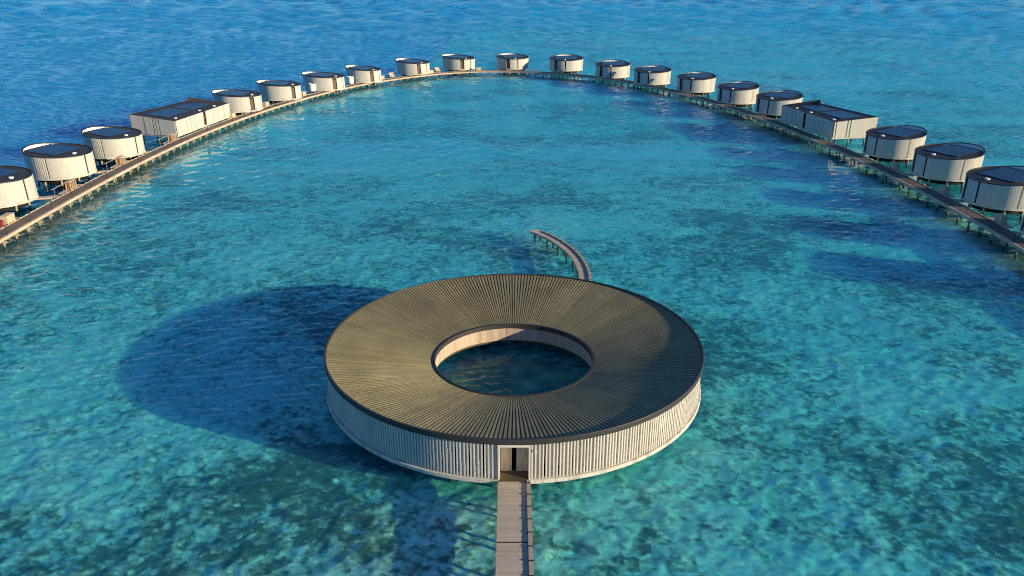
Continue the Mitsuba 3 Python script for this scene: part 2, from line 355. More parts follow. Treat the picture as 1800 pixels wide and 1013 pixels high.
# facade: panels of four slats each
N_PAN = 98
span = 2 * PI - 2 * DOOR_H
pan = span / N_PAN
gap = 0.115 / 14.8
hp = (pan - gap) / 2
panel_ply = ply(arc(14.72, 14.79, Z_PL1 - 0.01, Z_OUT - 0.16, -hp, hp, 3), PANEL, smooth=40)
def slat_mesh(a):
    h = 0.043 / 14.85
    ca = [(14.78, a - h), (14.78, a + h), (14.92, a - h), (14.92, a + h)]
    return hexa([[r * math.cos(b), r * math.sin(b), z] for r, b in ca for z in (Z_PL1 + 0.03, Z_OUT - 0.15)])
offs = [-hp + 0.045 / 14.8, -hp * 0.335, hp * 0.325, hp - 0.045 / 14.8]
slat_plys = [ply(slat_mesh(o), SLAT) for o in offs]
order = sorted(range(N_PAN), key=lambda i: abs(i - (N_PAN - 1) / 2), reverse=True)   # nearest the doorway first
rest = []
for q, i in enumerate(order):
    a = -PI / 2 + DOOR_H + (i + 0.5) * pan
    if q < 75:
        pk = put('wall_panel', panel_ply, place(rz=a), parent=SP)
        for sp in slat_plys: put('slat', sp, place(rz=a), parent=pk)
    else:
        for m in [arc(14.72, 14.79, Z_PL1 - 0.01, Z_OUT - 0.16, -hp, hp, 3)] + [slat_mesh(o) for o in offs]:
            c, s = math.cos(a), math.sin(a)
            rest.append((m[0] @ np.array([[c, s, 0], [-s, c, 0], [0, 0, 1]]), m[1]))
k = put('rear_cladding', ply(cat(*rest), SLAT), parent=SP)
labels[k] = {'kind': 'stuff'}
# doorway, facing -y
fy = -math.sqrt(14.98 ** 2 - 1.04 ** 2)
ZH = 3.24
put('door_frame', ply(cat(box(-1.06, -0.94, fy - 0.02, fy + 1.05, Z_PL1 - 0.06, ZH), box(0.94, 1.06, fy - 0.02, fy + 1.05, Z_PL1 - 0.06, ZH), box(-1.06, 1.06, fy - 0.02, fy + 0.12, ZH + 0.002, ZH + 0.20)), SLAT), parent=SP)
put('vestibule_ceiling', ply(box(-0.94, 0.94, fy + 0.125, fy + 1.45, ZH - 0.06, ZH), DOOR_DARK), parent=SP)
put('threshold', ply(box(-0.94, 0.94, -15.12, fy + 1.3, 0.765, 0.815), DOOR_DARK), parent=SP)
put('door', ply(box(-0.94, -0.15, fy + 0.95, fy + 1.02, 0.82, ZH - 0.065), DOOR_WOOD), parent=SP)
put('door', ply(box(0.15, 0.94, fy + 0.95, fy + 1.02, 0.82, ZH - 0.065), DOOR_WOOD), parent=SP)
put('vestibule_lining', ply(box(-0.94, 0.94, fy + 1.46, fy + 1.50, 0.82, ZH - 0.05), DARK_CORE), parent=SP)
put('wall_light', ply(cyl(0.05, 2.9, 3.06, 8, 1.36, -15.0), LAMP_WHITE), parent=SP)
pp = ply(cyl(0.22, -1.9, 0.36, 10), PILE, smooth=40)
for i in range(28):
    a = (i + 0.5) * 2 * PI / 28
    put('pile', pp, place(13.2 * math.cos(a), 13.2 * math.sin(a)), parent=SP)

# ------------------------------------------------------------------ entrance walkway
t = thing('entrance_walkway', 'straight plank walkway leading up to the doorway of the ring building', 'walkway')
ZD = 0.76
y_top = fy - 0.06
pitch = 0.152
wp = []
for b in PLANKS:
    m = box(-1.02, 1.02, -pitch * 0.48, pitch * 0.48, ZD - 0.045, ZD)
    wp.append(ply(m, b, uv=np.stack([m[0][:, 0], m[0][:, 1]], 1)))
n_pl = int(24.0 / pitch)
for i in range(n_pl):
    y = y_top - (i + 0.5) * pitch
    dz = float(rng.normal(0, 0.004))
    if i == 39:
        put('plank', ply(box(-1.02, 1.02, -pitch * 0.30, pitch * 0.30, ZD - 0.045, ZD - 0.006), DOOR_DARK), place(0, y, 0), parent=t); continue
    put('plank', wp[int(rng.integers(4))], place(0, y, dz), parent=t)
y_end = y_top - n_pl * pitch
put('joint_strip', ply(box(-1.0, 1.0, y_top - 39.75 * pitch, y_top - 39.3 * pitch, ZD - 0.06, ZD - 0.03), DARK_METAL), parent=t)
for x in (-0.96, 0.0, 0.96):
    put('bearer', ply(box(x - 0.06, x + 0.06, y_end, y_top - 0.01, ZD - 0.30, ZD - 0.05), KERB), parent=t)
put('kerb', ply(box(0.80, 1.06, y_end, y_top - 0.02, ZD + 0.012, ZD + 0.085), KERB), parent=t)
put('edge_trim', ply(box(-1.06, -1.025, y_end, y_top - 0.02, ZD - 0.10, ZD + 0.02), CRATE_WOOD), parent=t)
st = ply(cat(box(0.75, 1.075, -0.045, 0.045, 0.0, 0.10)), DARK_METAL)
for i in range(19):
    put('kerb_bracket', st, place(0, y_top - 0.35 - 1.22 * i, ZD + 0.005), parent=t)
pp2 = ply(cyl(0.13, -1.7, ZD - 0.3, 10), PILE, smooth=40)
for i in range(8):
    for x in (-0.8, 0.8):
        put('pile', pp2, place(x, y_top - 2.0 - 3.1 * i), parent=t)

# ------------------------------------------------------------------ curved pier behind the ring
t = thing('curved_pier', 'short curved plank pier ending in open water behind the ring building', 'pier')
PIER = np.array([[2.62, 39.30], [3.42, 38.25], [4.52, 36.45], [5.55, 34.52], [6.46, 32.28], [7.17, 29.74], [7.60, 27.45], [7.78, 24.95], [7.78, 22.4], [7.55, 19.8], [7.05, 16.6], [6.1, 13.6]])
ptck, _ = splprep(PIER.T, s=0.05, k=3)
pu = np.linspace(0, 1, 2000); ppnt = np.stack(splev(pu, ptck), 1)
ps = np.concatenate([[0], np.cumsum(np.linalg.norm(np.diff(ppnt, axis=0), axis=1))])
def pier_at(s):
    u = np.interp(s, ps, pu); p = np.array(splev(u, ptck)); d = np.array(splev(u, ptck, der=1)); return p, d / np.linalg.norm(d)
mbox = box(-0.088, 0.088, -0.62, 0.62, ZD - 0.04, ZD)
pier_pl = [ply(mbox, b, uv=np.stack([mbox[0][:, 1], mbox[0][:, 0]], 1)) for b in PIER_PLANKS]
s = 0.1
while s < ps[-1] - 0.2:
    p, d = pier_at(s)
    put('plank', pier_pl[int(rng.integers(3))], place(p[0], p[1], float(rng.normal(0, 0.004)), math.atan2(d[1], d[0])), parent=t)
    s += 0.19
def strip(fn, s0, s1, n, w0, w1, z0, z1):
    """Closed swept box; fn(s) -> point, tangent; offsets w along the left normal."""
    rows = []
    for s in np.linspace(s0, s1, n + 1):
        p, d = fn(s); nn = np.array([-d[1], d[0]])
        a, b = p + nn * w0, p + nn * w1
        rows.append([[*a, z0], [*b, z0], [*b, z1], [*a, z1]])
    v = np.array(rows).reshape(-1, 3); f = []
    i = np.arange(n) * 4
    for k in range(4):
        l = (k + 1) % 4
        f.append(np.stack([i + k, i + l, i + 4 + l, i + 4 + k], 1)[:, ::-1])
    f = np.vstack(f + [np.array([[0, 1, 2, 3], [4 * n + 3, 4 * n + 2, 4 * n + 1, 4 * n]])])
    return v, tri(f)[:, ::-1]
s0k = 1.3
# the pier runs from its tip to the ring: its right side from the ring is the +w side
put('kerb', ply(strip(pier_at, s0k, ps[-1] - 0.3, 60, 0.36, 0.66, ZD + 0.012, ZD + 0.11), KERB), parent=t)
for w in (-0.55, 0.55):
    put('bearer', ply(strip(pier_at, 0.05, ps[-1] - 0.2, 60, w - 0.05, w + 0.05, ZD - 0.25, ZD - 0.045), KERB), parent=t)
put('edge_trim', ply(strip(pier_at, 0.05, ps[-1] - 0.2, 60, -0.66, -0.625, ZD - 0.10, ZD + 0.02), KERB), parent=t)
kb = ply(box(-0.03, 0.03, 0.33, 0.68, 0, 0.13), DARK_METAL)
s = s0k + 0.5
while s < ps[-1] - 0.5:
    p, d = pier_at(s); put('kerb_bracket', kb, place(p[0], p[1], ZD + 0.004, math.atan2(d[1], d[0])), parent=t); s += 1.25
tipm = box(-0.1, 0.75, -0.78, 0.62, ZD - 0.06, ZD + 0.012)
p, d = pier_at(0.0)
put('landing', ply(tipm, PIER_PLANKS[1], uv=np.stack([tipm[0][:, 1], tipm[0][:, 0]], 1)), place(p[0], p[1], 0.0, math.atan2(d[1], d[0])), parent=t)
s = 0.9
while s < ps[-1] - 1:
    p, d = pier_at(s); nn = np.array([-d[1], d[0]])
    for w in (-0.45, 0.45): put('pile', pp2, place(p[0] + nn[0] * w, p[1] + nn[1] * w), parent=t)
    s += 2.75

# ------------------------------------------------------------------ the long curved jetty
t = thing('jetty', 'long timber jetty curving round the lagoon past all the villas', 'jetty')
JT = t
ZJ = 1.30
def jfn(s):
    p, d, n = jetty_at(np.array(s)); return p, d
def jstrip(w0, w1, z0, z1, n=420):
    return strip(jfn, 0.5, JL - 0.5, n, w0, w1, z0, z1)
dm = jstrip(0.34, 2.10, ZJ - 0.12, ZJ)
uvd = np.repeat(np.linspace(0.5, JL - 0.5, 421), 4)
put('deck', ply(dm, DECK, uv=np.stack([uvd, 0 * uvd], 1)), parent=JT)
put('ledge', ply(jstrip(-0.02, 0.30, ZJ - 0.40, ZJ - 0.03), DECK_EDGE), parent=JT)
put('outer_kerb', ply(jstrip(2.12, 2.24, ZJ - 0.18, ZJ + 0.07), DECK_EDGE), parent=JT)
for w in (0.7, 1.75):
    put('bearer', ply(jstrip(w - 0.08, w + 0.08, ZJ - 0.36, ZJ - 0.125), PILE), parent=JT)
jp = ply(cyl(0.135, -1.5, ZJ - 0.42, 8), PILE, smooth=50)
cb = ply(box(-0.11, 0.11, -0.42, 2.35, ZJ - 0.62, ZJ - 0.38), PILE)
el = ply(box(-0.06, 0.06, -0.13, -0.03, ZJ - 0.24, ZJ - 0.10), LAMP_WHITE)
po = ply(cat(cyl(0.035, ZJ - 0.03, ZJ + 1.05, 6, 0, 0.16), box(-0.05, 0.05, 0.10, 0.22, ZJ + 1.05, ZJ + 1.13)), DARK_METAL)
kd = ply(box(-0.05, 0.05, 2.10, 2.27, ZJ + 0.072, ZJ + 0.12), LAMP_WHITE)
s, i = 2.0, 0
while s < JL - 2:
    p, d, n = jetty_at(np.array(s))
    rz = math.atan2(d[1], d[0])
    vis = p[1] > 18
    if vis:
        put('crossbeam', cb, place(p[0], p[1], 0, rz), parent=JT)
        put('pile', jp, place(p[0] - n[0] * 0.05, p[1] - n[1] * 0.05), parent=JT)
        if i % 2: put('pile', jp, place(p[0] + n[0] * 2.0, p[1] + n[1] * 2.0), parent=JT)
        q, d2, _ = jetty_at(np.array(s + 1.45))
        put('edge_lamp', el, place(q[0], q[1], 0, math.atan2(d2[1], d2[0])), parent=JT)
        if i % 2 == 0: put('light_pole', po, place(q[0], q[1], 0, math.atan2(d2[1], d2[0])), parent=JT)
        for e in (0, 1.45): 
            q, d2, _ = jetty_at(np.array(s + e)); put('kerb_stud', kd, place(q[0], q[1], 0, math.atan2(d2[1], d2[0])), parent=JT)
    s += 2.9; i += 1

# ------------------------------------------------------------------ round villas
VR, VZ0, VZ1 = 5.1, 1.4, 5.2
TILT = 0.40
def prow(a):
    a = (a + PI) % (2 * PI) - PI
    return max(0.0, math.cos(a * 1.6)) ** 1.5 if abs(a) < PI / 3.2 else 0.0
def top_z(a): return VZ1 + TILT * math.cos(a) + 0.26 * prow(a)
FLARE = [0.6]
def top_r(a): return VR + FLARE[0] * prow(a)
def shear(m):
    v = np.array(m[0], float); v[:, 0] += 0.055 * (v[:, 2] - VZ0); return v, m[1]
def wall_arc(a0, a1, ri, ro, z0, dz, n, flare=True):
    """wall sector with rows in height so that it can lean and flare"""
    th = np.linspace(a0, a1, n + 1); hs = np.linspace(0, 1, 5)
    grid = []
    for r in (ro, ri):
        for a in th:
            zt = top_z(a) - dz
            for h in hs:
                z = z0 + (zt - z0) * h
                rr = r - 0.06 * (1 - h) + (FLARE[0] * prow(a) * h ** 3 if flare else 0)
                grid.append([rr * math.cos(a), rr * math.sin(a), z])
    v = np.array(grid); m, q = n + 1, 5
    f = []
    for side in range(2):
        b = side * m * q
        for i in range(n):
            for j in range(q - 1):
                k = [b + i * q + j, b + (i + 1) * q + j, b + (i + 1) * q + j + 1, b + i * q + j + 1]
                f.append(k if side == 0 else k[::-1])
    o = m * q
    for i in range(n):
        f.append([i * q + q - 1, (i + 1) * q + q - 1, o + (i + 1) * q + q - 1, o + i * q + q - 1])
        f.append([i * q, o + i * q, o + (i + 1) * q, (i + 1) * q])
    for j in range(q - 1):
        f.append([j, j + 1, o + j + 1, o + j]); b = n * q
        f.append([b + j, o + b + j, o + b + j + 1, b + j + 1])
    uv = np.stack([np.tile(np.repeat(th * ro, q), 2), v[:, 2]], 1)
    v[:, 0] += 0.055 * (v[:, 2] - VZ0)
    return (v, tri(np.array(f))), uv
def disc_poly(r, chord, n=72, shift=0.0):
    a0 = math.acos(chord / r)
    th = np.linspace(a0, 2 * PI - a0, n)
    return np.stack([r * np.cos(th), r * np.sin(th)], 1)
CH = VR * 0.76
D2 = PI / 180
def build_villa_parts(c):
    """c = +1 or -1: the handing of door and slatted screen."""
    parts = []
    FLARE[0] = 0.6 if c > 0 else 0.15
    door = c * 145 * D2; dh = 0.115
    slot = PI; sh_ = 0.024
    scr0, scr1 = sorted((-c * 70 * D2, -c * 116 * D2)) if c > 0 else (86 * D2, 110 * D2)
    cuts = sorted([((door - dh) % (2 * PI), (door + dh) % (2 * PI)), (slot - sh_, slot + sh_), (scr0 % (2 * PI), scr1 % (2 * PI))])
    a = cuts[-1][1] - 2 * PI
    for lo, hi in cuts:
        n = max(2, int((hi and lo - a) / 0.07))
        m, uv = wall_arc(a + 0.006, lo - 0.006, VR - 0.14, VR, VZ0 + 0.30, 0.13, n)
        parts.append(('wall_panel', ply(m, WHITE_CLAD, smooth=True if False else False, uv=uv), None))
        a = hi
    m, uv = wall_arc(scr0 + 0.01, scr1 - 0.01, VR - 0.16, VR - 0.06, VZ0 + 0.30, 0.14, 10)
    parts.append(('screen_backing', ply(m, PANEL if c > 0 else DARK_CORE), None))
    sl = []
    n_sl, w_sl = (22, 0.009) if c > 0 else (6, 0.020)
    for q in np.linspace(scr0 + 0.05, scr1 - 0.05, n_sl):
        mm, _ = wall_arc(q - w_sl, q + w_sl, VR - 0.06, VR + 0.015, VZ0 + 0.32, 0.14, 1); sl.append(mm)
    parts.append(('screen_slats', ply(cat(*sl), SLAT), 'stuff'))
    m, uv = wall_arc(0, 2 * PI, VR - 0.42, VR - 0.36, VZ0 + 0.2, 0.45, 60)
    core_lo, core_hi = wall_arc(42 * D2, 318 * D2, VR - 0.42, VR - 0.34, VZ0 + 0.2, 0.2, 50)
    parts.append(('dark_inner_core', ply(core_lo, DARK_CORE), None))  # near-black colour put behind the wall so its slots look deep in shade
    m, _ = wall_arc(door - dh + 0.004, door + dh - 0.004, VR - 0.33, VR - 0.27, VZ0 + 0.3, 0.55, 3)
    parts.append(('door', ply(m, DOOR_DARK), None))
    m, _ = wall_arc(-44 * D2, 44 * D2, VR - 0.20, VR - 0.145, VZ0 + 0.3, 0.14, 26)
    parts.append(('terrace_lining', ply(m, WHITE_PAINT, smooth=True), None))
    # rim cap, round the whole top
    n = 120; th = np.arange(n) * 2 * PI / n; rows = []
    for a in th:
        r, z = top_r(a), top_z(a)
        for rr, zz in ((r - 0.17, z - 0.13), (r + 0.035, z - 0.13), (r + 0.035, z), (r - 0.17, z)):
            rows.append([rr * math.cos(a), rr * math.sin(a), zz])
    v = np.array(rows); f = []
    i = np.arange(n) * 4; j = (np.arange(n) + 1) % n * 4
    for k in range(4):
        l = (k + 1) % 4; f.append(np.stack([i + k, j + k, j + l, i + l], 1)[:, ::-1])
    parts.append(('rim', ply(shear((v, tri(np.vstack(f))[:, ::-1])), DARK_METAL), None))
    tz = lambda x, y: VZ1 - 0.10 + TILT * x / VR
    pol = disc_poly(VR - 0.18, CH)
    parts.append(('roof', ply(shear(prism(pol, lambda x, y: tz(x, y) - 0.28, tz)), CHARCOAL), None))
    hw = math.sqrt((VR - 0.18) ** 2 - CH ** 2) - 0.02
    parts.append(('roof_edge', ply(shear(hexa([[x, y, tz(x, y) + dz] for x in (CH + 0.003, CH + 0.14) for y in (-hw, hw) for dz in (-0.30, 0.05)])), DARK_METAL), None))
    x0, x1, yw = -0.40 * VR, 0.66 * VR, 0.60 * VR
    for q in range(6):
        a0 = x0 + (x1 - x0) * q / 6 + 0.04; a1 = x0 + (x1 - x0) * (q + 1) / 6 - 0.04
        hx = min(yw, math.sqrt((VR - 0.5) ** 2 - max(a0, a1, key=abs) ** 2))
        m = shear(hexa([[x, y, tz(x, y) + dz] for x in (a0, a1) for y in (-hx, hx) for dz in (0.06, 0.12)]))
        uv = np.stack([(m[0][:, 1] + hx) / (2 * hx), (m[0][:, 0] - a0) / (a1 - a0) * 0.2], 1)
        parts.append(('solar_panel', ply(m, SOLAR, uv=uv), None))
    vx = -0.66 * VR
    parts.append(('roof_vent', ply(shear(cat(cyl(0.30, tz(vx, 0) - 0.03, tz(vx, 0) + 0.12, 14, vx, 0.25), cyl(0.40, tz(vx, 0) + 0.12, tz(vx, 0) + 0.20, 14, vx, 0.25, 0.30))), LAMP_WHITE), None))
    parts.append(('plinth', ply(arc(VR - 0.5, VR - 0.02, VZ0 + 0.02, VZ0 + 0.29, 0, 2 * PI, 72), CONCRETE, smooth=30), None))
    parts.append(('floor_slab', ply(cyl(VR - 0.5, VZ0, VZ0 + 0.34, 40), CHARCOAL), None))
    parts.append(('underfloor_shade_drum', ply(cyl(VR - 1.35, 0.60, VZ0 - 0.01, 36), DARK_CORE), None))  # added near-black drum, stands in for the shade below the villa
    gx = CH - 0.5; gw = math.sqrt((VR - 0.5) ** 2 - gx ** 2)
    parts.append(('terrace_glazing', ply(shear(box(gx, gx + 0.06, -gw, gw, VZ0 + 0.34, VZ1 - 0.12)), GLAZING), None))
    return parts
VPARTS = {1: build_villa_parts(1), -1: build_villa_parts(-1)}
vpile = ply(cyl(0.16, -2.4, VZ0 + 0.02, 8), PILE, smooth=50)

# x, y of the round villas' centres
VILLAS = [  # x, y, scale, opening bearing, handing, where, look
    (-72.9, 51.2, 0.96, 169, -1, 'round white villa cut off by the left edge of the frame'),
    (-72.34, 67.57, 0.954, 166, -1, 'round white villa nearest the camera on the left that is wholly in view'),
    (-70.81, 82.75, 0.937, 163, -1, 'round white villa on the left just in front of the rectangular villa'),
    (-64.51, 132.48, 1.03, 178, 1, 'round white villa just behind the left rectangular villa, with a flared rim tip'),
    (-59.64, 150.84, 1.014, 179, 1, 'second round white villa beyond the left rectangular villa'),
    (-52.29, 169.03, 1.08, 168, 1, 'third round white villa beyond the left rectangular villa'),
    (-44.13, 185.85, 0.98, 162, 1, 'fourth round white villa beyond the left rectangular villa'),
    (-31.83, 205.82, 1.033, 152, 1, 'fifth round white villa beyond the left rectangular villa'),
    (-18.01, 219.50, 1.06, 141, 1, 'round white villa just left of the farthest one at the head of the arc'),
    (0.06, 221.22, 1.07, 109, 1, 'round white villa at the head of the jetty arc, straight behind the ring building'),
    (17.95, 216.52, 1.10, 84, 1, 'round white villa just right of the arc head, wall crossed by a diagonal shadow'),
    (31.26, 197.85, 1.05, 77, 1, 'second round white villa to the right of the head of the arc'),
    (40.99, 181.78, 1.045, 69, 1, 'third round white villa to the right of the head of the arc'),
    (50.40, 165.76, 1.015, 62, 1, 'fourth round white villa to the right of the head of the arc'),
    (56.35, 145.06, 0.981, 55, 1, 'second round white villa before the right rectangular villa, counting back from it'),
    (61.39, 128.37, 1.0, 47, 1, 'round white villa right behind the rectangular villa on the right'),
    (67.67, 82.59, 0.951, 29, 1, 'round villa in half shade just in front of the right rectangular villa'),
    (69.04, 66.88, 0.961, 25, 1, 'round villa in half shade, second in front of the right rectangular villa'),
    (68.6, 50.5, 0.95, 21, 1, 'round villa cut off by the right edge of the frame'),
    (67.6, 34.5, 0.96, 16, 1, 'round villa just outside the right edge of the frame'),
    (65.6, 19.0, 0.96, 10, 1, 'last round villa outside the right edge of the frame beyond the shadowed one'),
]
EXTRAS = {VILLAS[4][5]: (-54.6, 163.4, 'screen'), VILLAS[5][5]: (-47.2, 179.6, 'screen'), VILLAS[7][5]: (-38.0, 199.5, 'deck'), VILLAS[8][5]: (-24.9, 214.5, 'deck')}
def deck_poly(pts, z0, z1):
    m = prism(pts, z0, z1); v = m[0]
    d = np.asarray(pts[1]) - np.asarray(pts[0]); d = d / np.linalg.norm(d)
    return ply(m, DECK_EDGE)
for (x, y, s, psi, c, lab) in VILLAS:
    v = thing('round_villa', lab, 'villa', 'round water villas along the jetty')
    W = T().translate([x, y, 0]).rotate([0, 0, 1], psi).scale([s, s, 1.0])
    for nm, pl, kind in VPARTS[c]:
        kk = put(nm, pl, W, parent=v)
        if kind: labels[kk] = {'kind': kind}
    for q in range(9):
        a = q * 2 * PI / 9 + 0.2
        put('pile', vpile, place(x + 3.9 * s * math.cos(a), y + 3.9 * s * math.sin(a)), parent=v)
    extra = EXTRAS.get(lab)
    if extra:
        ex, ey, kind_ = extra
        if kind_ == 'screen':
            put('bath_screen', ply(arc(0.82, 0.90, 1.55, 3.5, 0, 2 * PI, 24), WHITE_PAINT, smooth=40), place(ex, ey), parent=v)
            put('bath_deck', ply(cyl(1.0, 1.35, 1.545, 16), CHARCOAL), place(ex, ey), parent=v)
        else:
            put('side_deck', ply(box(-0.9, 0.9, -0.7, 0.7, 1.1, 1.25), CRATE_WOOD), place(ex, ey, 0, 0.5), parent=v)
            put('side_seat', ply(cat(box(-0.8, 0.8, 0.45, 0.65, 1.253, 2.3), box(-0.8, 0.8, -0.4, 0.445, 1.253, 1.65)), BOX_WOOD), place(ex, ey, 0, 0.5), parent=v)
        for q in (-0.5, 0.5): put('pile', vpile, place(ex + q, ey), parent=v)
    # access path from the door to the jetty
    da_ = math.radians(psi) + c * 145 * D2
    dd = np.array([math.cos(da_), math.sin(da_)]); C = np.array([x, y])
    p0 = C + dd * (5.0 * s - 0.25)
    _, ji = jetty_tree.query(C)
    sc_ = _s[ji]
    _, jd_ = jetty_tree.query(p0 + dd * 3.0)
    pe, te, ne = jetty_at(np.array(_s[jd_]))
    p1 = pe + ne * 2.26
    w = (p1 - p0) / np.linalg.norm(p1 - p0); nn = np.array([-w[1], w[0]]) * 0.62
    if np.dot(p0 - pe, ne) > 2.4:
        put('access_path', deck_poly([p0 - nn, p1 - nn, p1 + nn, p0 + nn], 1.12, 1.285), parent=v)

# ------------------------------------------------------------------ rectangular villas
def quad_wall(a, b, c, d, th):
    """a, b bottom; c, d top (c above b); thickness th inwards (to the left of a -> b)"""
    a, b, c, d = map(lambda q: np.array(q, float), (a, b, c, d))
    n = np.array([-(b - a)[1], (b - a)[0], 0]); n = n / np.linalg.norm(n) * th
    return hexa([a + n, d + n, a, d, b + n, c + n, b, c])
def lerp(p, q, t): return np.asarray(p, float) * (1 - t) + np.asarray(q, float) * t
def rect_villa(label, B, Bn, Bf, S_n, S_f, Tn, Tf, TSn, TSf, spike, ccw, shelf):
    """near-jetty bottom Bn, far-jetty bottom Bf, sea bottoms S_n, S_f; tops T*; ccw: +1 when Bn -> Bf -> S_f -> S_n runs counter-clockwise"""
    v = thing('rectangular_villa', label, 'villa', 'rectangular villas')
    def wall(p0, p1, q0, q1, th=0.14):     # bottom p0,p1 ; top q0,q1
        return quad_wall(p0, p1, q1, q0, th) if ccw > 0 else quad_wall(p1, p0, q0, q1, th)
    def panels(p0, p1, q0, q1, cuts, gapw, names='wall_panel', mat=WHITE_CLAD, th=0.14):
        L = np.linalg.norm(np.asarray(p1) - np.asarray(p0)); edges = [0] + list(cuts) + [1]
        for i in range(len(edges) - 1):
            t0 = edges[i] + (gapw / L / 2 if i else 0); t1 = edges[i + 1] - (gapw / L / 2 if i < len(edges) - 2 else 0)
            m = wall(lerp(p0, p1, t0), lerp(p0, p1, t1), lerp(q0, q1, t0), lerp(q0, q1, t1), th)
            vv = m[0]; dirn = (np.asarray(p1, float) - np.asarray(p0, float))[:2] / L
            put(names, ply(m, mat, uv=np.stack([(vv[:, :2] - np.asarray(p0)[:2]) @ dirn, vv[:, 2]], 1)), parent=v)
    up = np.array([0, 0, 0.30])
    # jetty side: door near the middle
    P0, P1, Q0, Q1 = map(np.array, (Bn, Bf, Tn, Tf))
    door_t = shelf['door']; dw = shelf['dw']
    a0, a1 = door_t - dw, door_t + dw
    def sub(t0, t1, cuts): panels(lerp(P0, P1, t0) + up, lerp(P0, P1, t1) + up, lerp(Q0, Q1, t0), lerp(Q0, Q1, t1), cuts, 0.14)
    sub(0.004, a0, [0.36, 0.52, 0.66]); sub(a1, 0.996, [0.31, 0.47, 0.74])
    dd0, dd1 = lerp(P0, P1, a0), lerp(P0, P1, a1)
    # near end wall: solid panels and a slatted screen at the sea end
    E0, E1, F0, F1 = map(np.array, (S_n, Bn, TSn, Tn))
    scr = shelf['screen']
    m = wall(lerp(E0, E1, 0.0) + up, lerp(E0, E1, scr) + up, lerp(F0, F1, 0.0), lerp(F0, F1, scr), 0.08)
    put('screen_backing', ply(m, PANEL), parent=v)
    sl = []
    Lw = np.linalg.norm((E1 - E0))
    outn = np.array([(E1 - E0)[1], -(E1 - E0)[0], 0]) * ccw; outn = outn / np.linalg.norm(outn)
    for q in np.linspace(0.01, scr - 0.01, 24):
        w = 0.045 / Lw
        sl.append(wall(lerp(E0, E1, q - w) + up + outn * 0.07, lerp(E0, E1, q + w) + up + outn * 0.07, lerp(F0, F1, q - w) + outn * 0.07, lerp(F0, F1, q + w) + outn * 0.07, 0.065))
    kk = put('screen_slats', ply(cat(*sl), SLAT), parent=v); labels[kk] = {'kind': 'stuff'}
    panels(lerp(E0, E1, scr) + up, lerp(E0, E1, 0.996) + up, lerp(F0, F1, scr), lerp(F0, F1, 0.996), shelf['cuts'], 0.20)
    # far end and sea side
    panels(np.array(Bf) + up, np.array(S_f) + up, Tf, TSf, [0.5], 0.1)
    panels(np.array(S_f) + up, np.array(S_n) + up, TSf, TSn, [0.33, 0.66], 0.1)
    # near-black core a little inside so the wall gaps look dark, roof, rim
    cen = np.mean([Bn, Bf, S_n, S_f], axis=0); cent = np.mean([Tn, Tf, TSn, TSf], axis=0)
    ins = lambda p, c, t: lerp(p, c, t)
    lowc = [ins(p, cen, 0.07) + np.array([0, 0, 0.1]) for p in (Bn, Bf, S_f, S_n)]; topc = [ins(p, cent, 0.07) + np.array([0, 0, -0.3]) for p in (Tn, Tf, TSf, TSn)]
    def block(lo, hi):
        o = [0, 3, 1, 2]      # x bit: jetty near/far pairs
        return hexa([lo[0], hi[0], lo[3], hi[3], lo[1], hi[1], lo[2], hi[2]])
    put('dark_inner_core', ply(block(lowc, topc), DARK_CORE), parent=v)
    dc0, dc1 = lerp(dd0, cen, 0.055), lerp(dd1, cen, 0.055)
    hh = np.array([0, 0, 2.7])
    put('door', ply(wall(dc0 + up, dc1 + up, dc0 + up + hh, dc1 + up + hh, 0.06), DOOR_DARK), parent=v)
    rl = [ins(p, cent, 0.012) + np.array([0, 0, -0.34]) for p in (Tn, Tf, TSf, TSn)]; rh = [ins(p, cent, 0.012) + np.array([0, 0, -0.06]) for p in (Tn, Tf, TSf, TSn)]
    rk = put('roof', ply(block(rl, rh), CHARCOAL), parent=v)
    # rim strips
    corners = [np.array(q, float) for q in (Tn, Tf, TSf, TSn)]
    for i in range(4):
        p, q = corners[i], corners[(i + 1) % 4]
        pi_, qi_ = ins(p, cent, 0.022), ins(q, cent, 0.022); po_, qo_ = ins(p, cent, -0.006), ins(q, cent, -0.006)
        tt_ = 0.004 * i
        put('rim', ply(hexa([po_ - [0, 0, 0.12 - tt_], po_ + [0, 0, 0.03 + tt_], pi_ - [0, 0, 0.12 - tt_], pi_ + [0, 0, 0.03 + tt_], qo_ - [0, 0, 0.12 - tt_], qo_ + [0, 0, 0.03 + tt_], qi_ - [0, 0, 0.12 - tt_], qi_ + [0, 0, 0.03 + tt_]]), DARK_METAL), parent=v)
    # raised pointed corner of the screen wall at the far sea corner
    sp = np.array(spike, float); sea = np.array(TSf, float); jet = np.array(Tf, float)
    inn = lerp(jet, np.array(Tn, float), 0.008) - jet
    up_ = np.array([0, 0, 0.035])
    tri_ = [jet + up_, sea + up_, sp]
    put('rising_parapet', ply((np.array(tri_ + [q + inn for q in tri_]), np.array([[0, 1, 2], [5, 4, 3], [0, 3, 4], [0, 4, 1], [1, 4, 5], [1, 5, 2], [2, 5, 3], [2, 3, 0]])), CHARCOAL), parent=v)
    e1 = lerp(sea, TSn, 0.075) + up_
    in2 = (jet - sea) * 0.016
    q4 = [sea + up_ + inn * 1.05, e1, sp + inn * 1.05]
    put('corner_fin', ply((np.array(q4 + [q + in2 for q in q4]), np.array([[0, 1, 2], [5, 4, 3], [0, 3, 4], [0, 4, 1], [1, 4, 5], [1, 5, 2], [2, 5, 3], [2, 3, 0]])), shelf['fin']), parent=v)
    # roof fittings on the roof plane
    def rp(u, w, dz=0.0):      # u along the jetty from near to far, w from jetty to sea
        return lerp(lerp(rh[0], rh[1], u), lerp(rh[3], rh[2], u), w) + np.array([0, 0, dz])
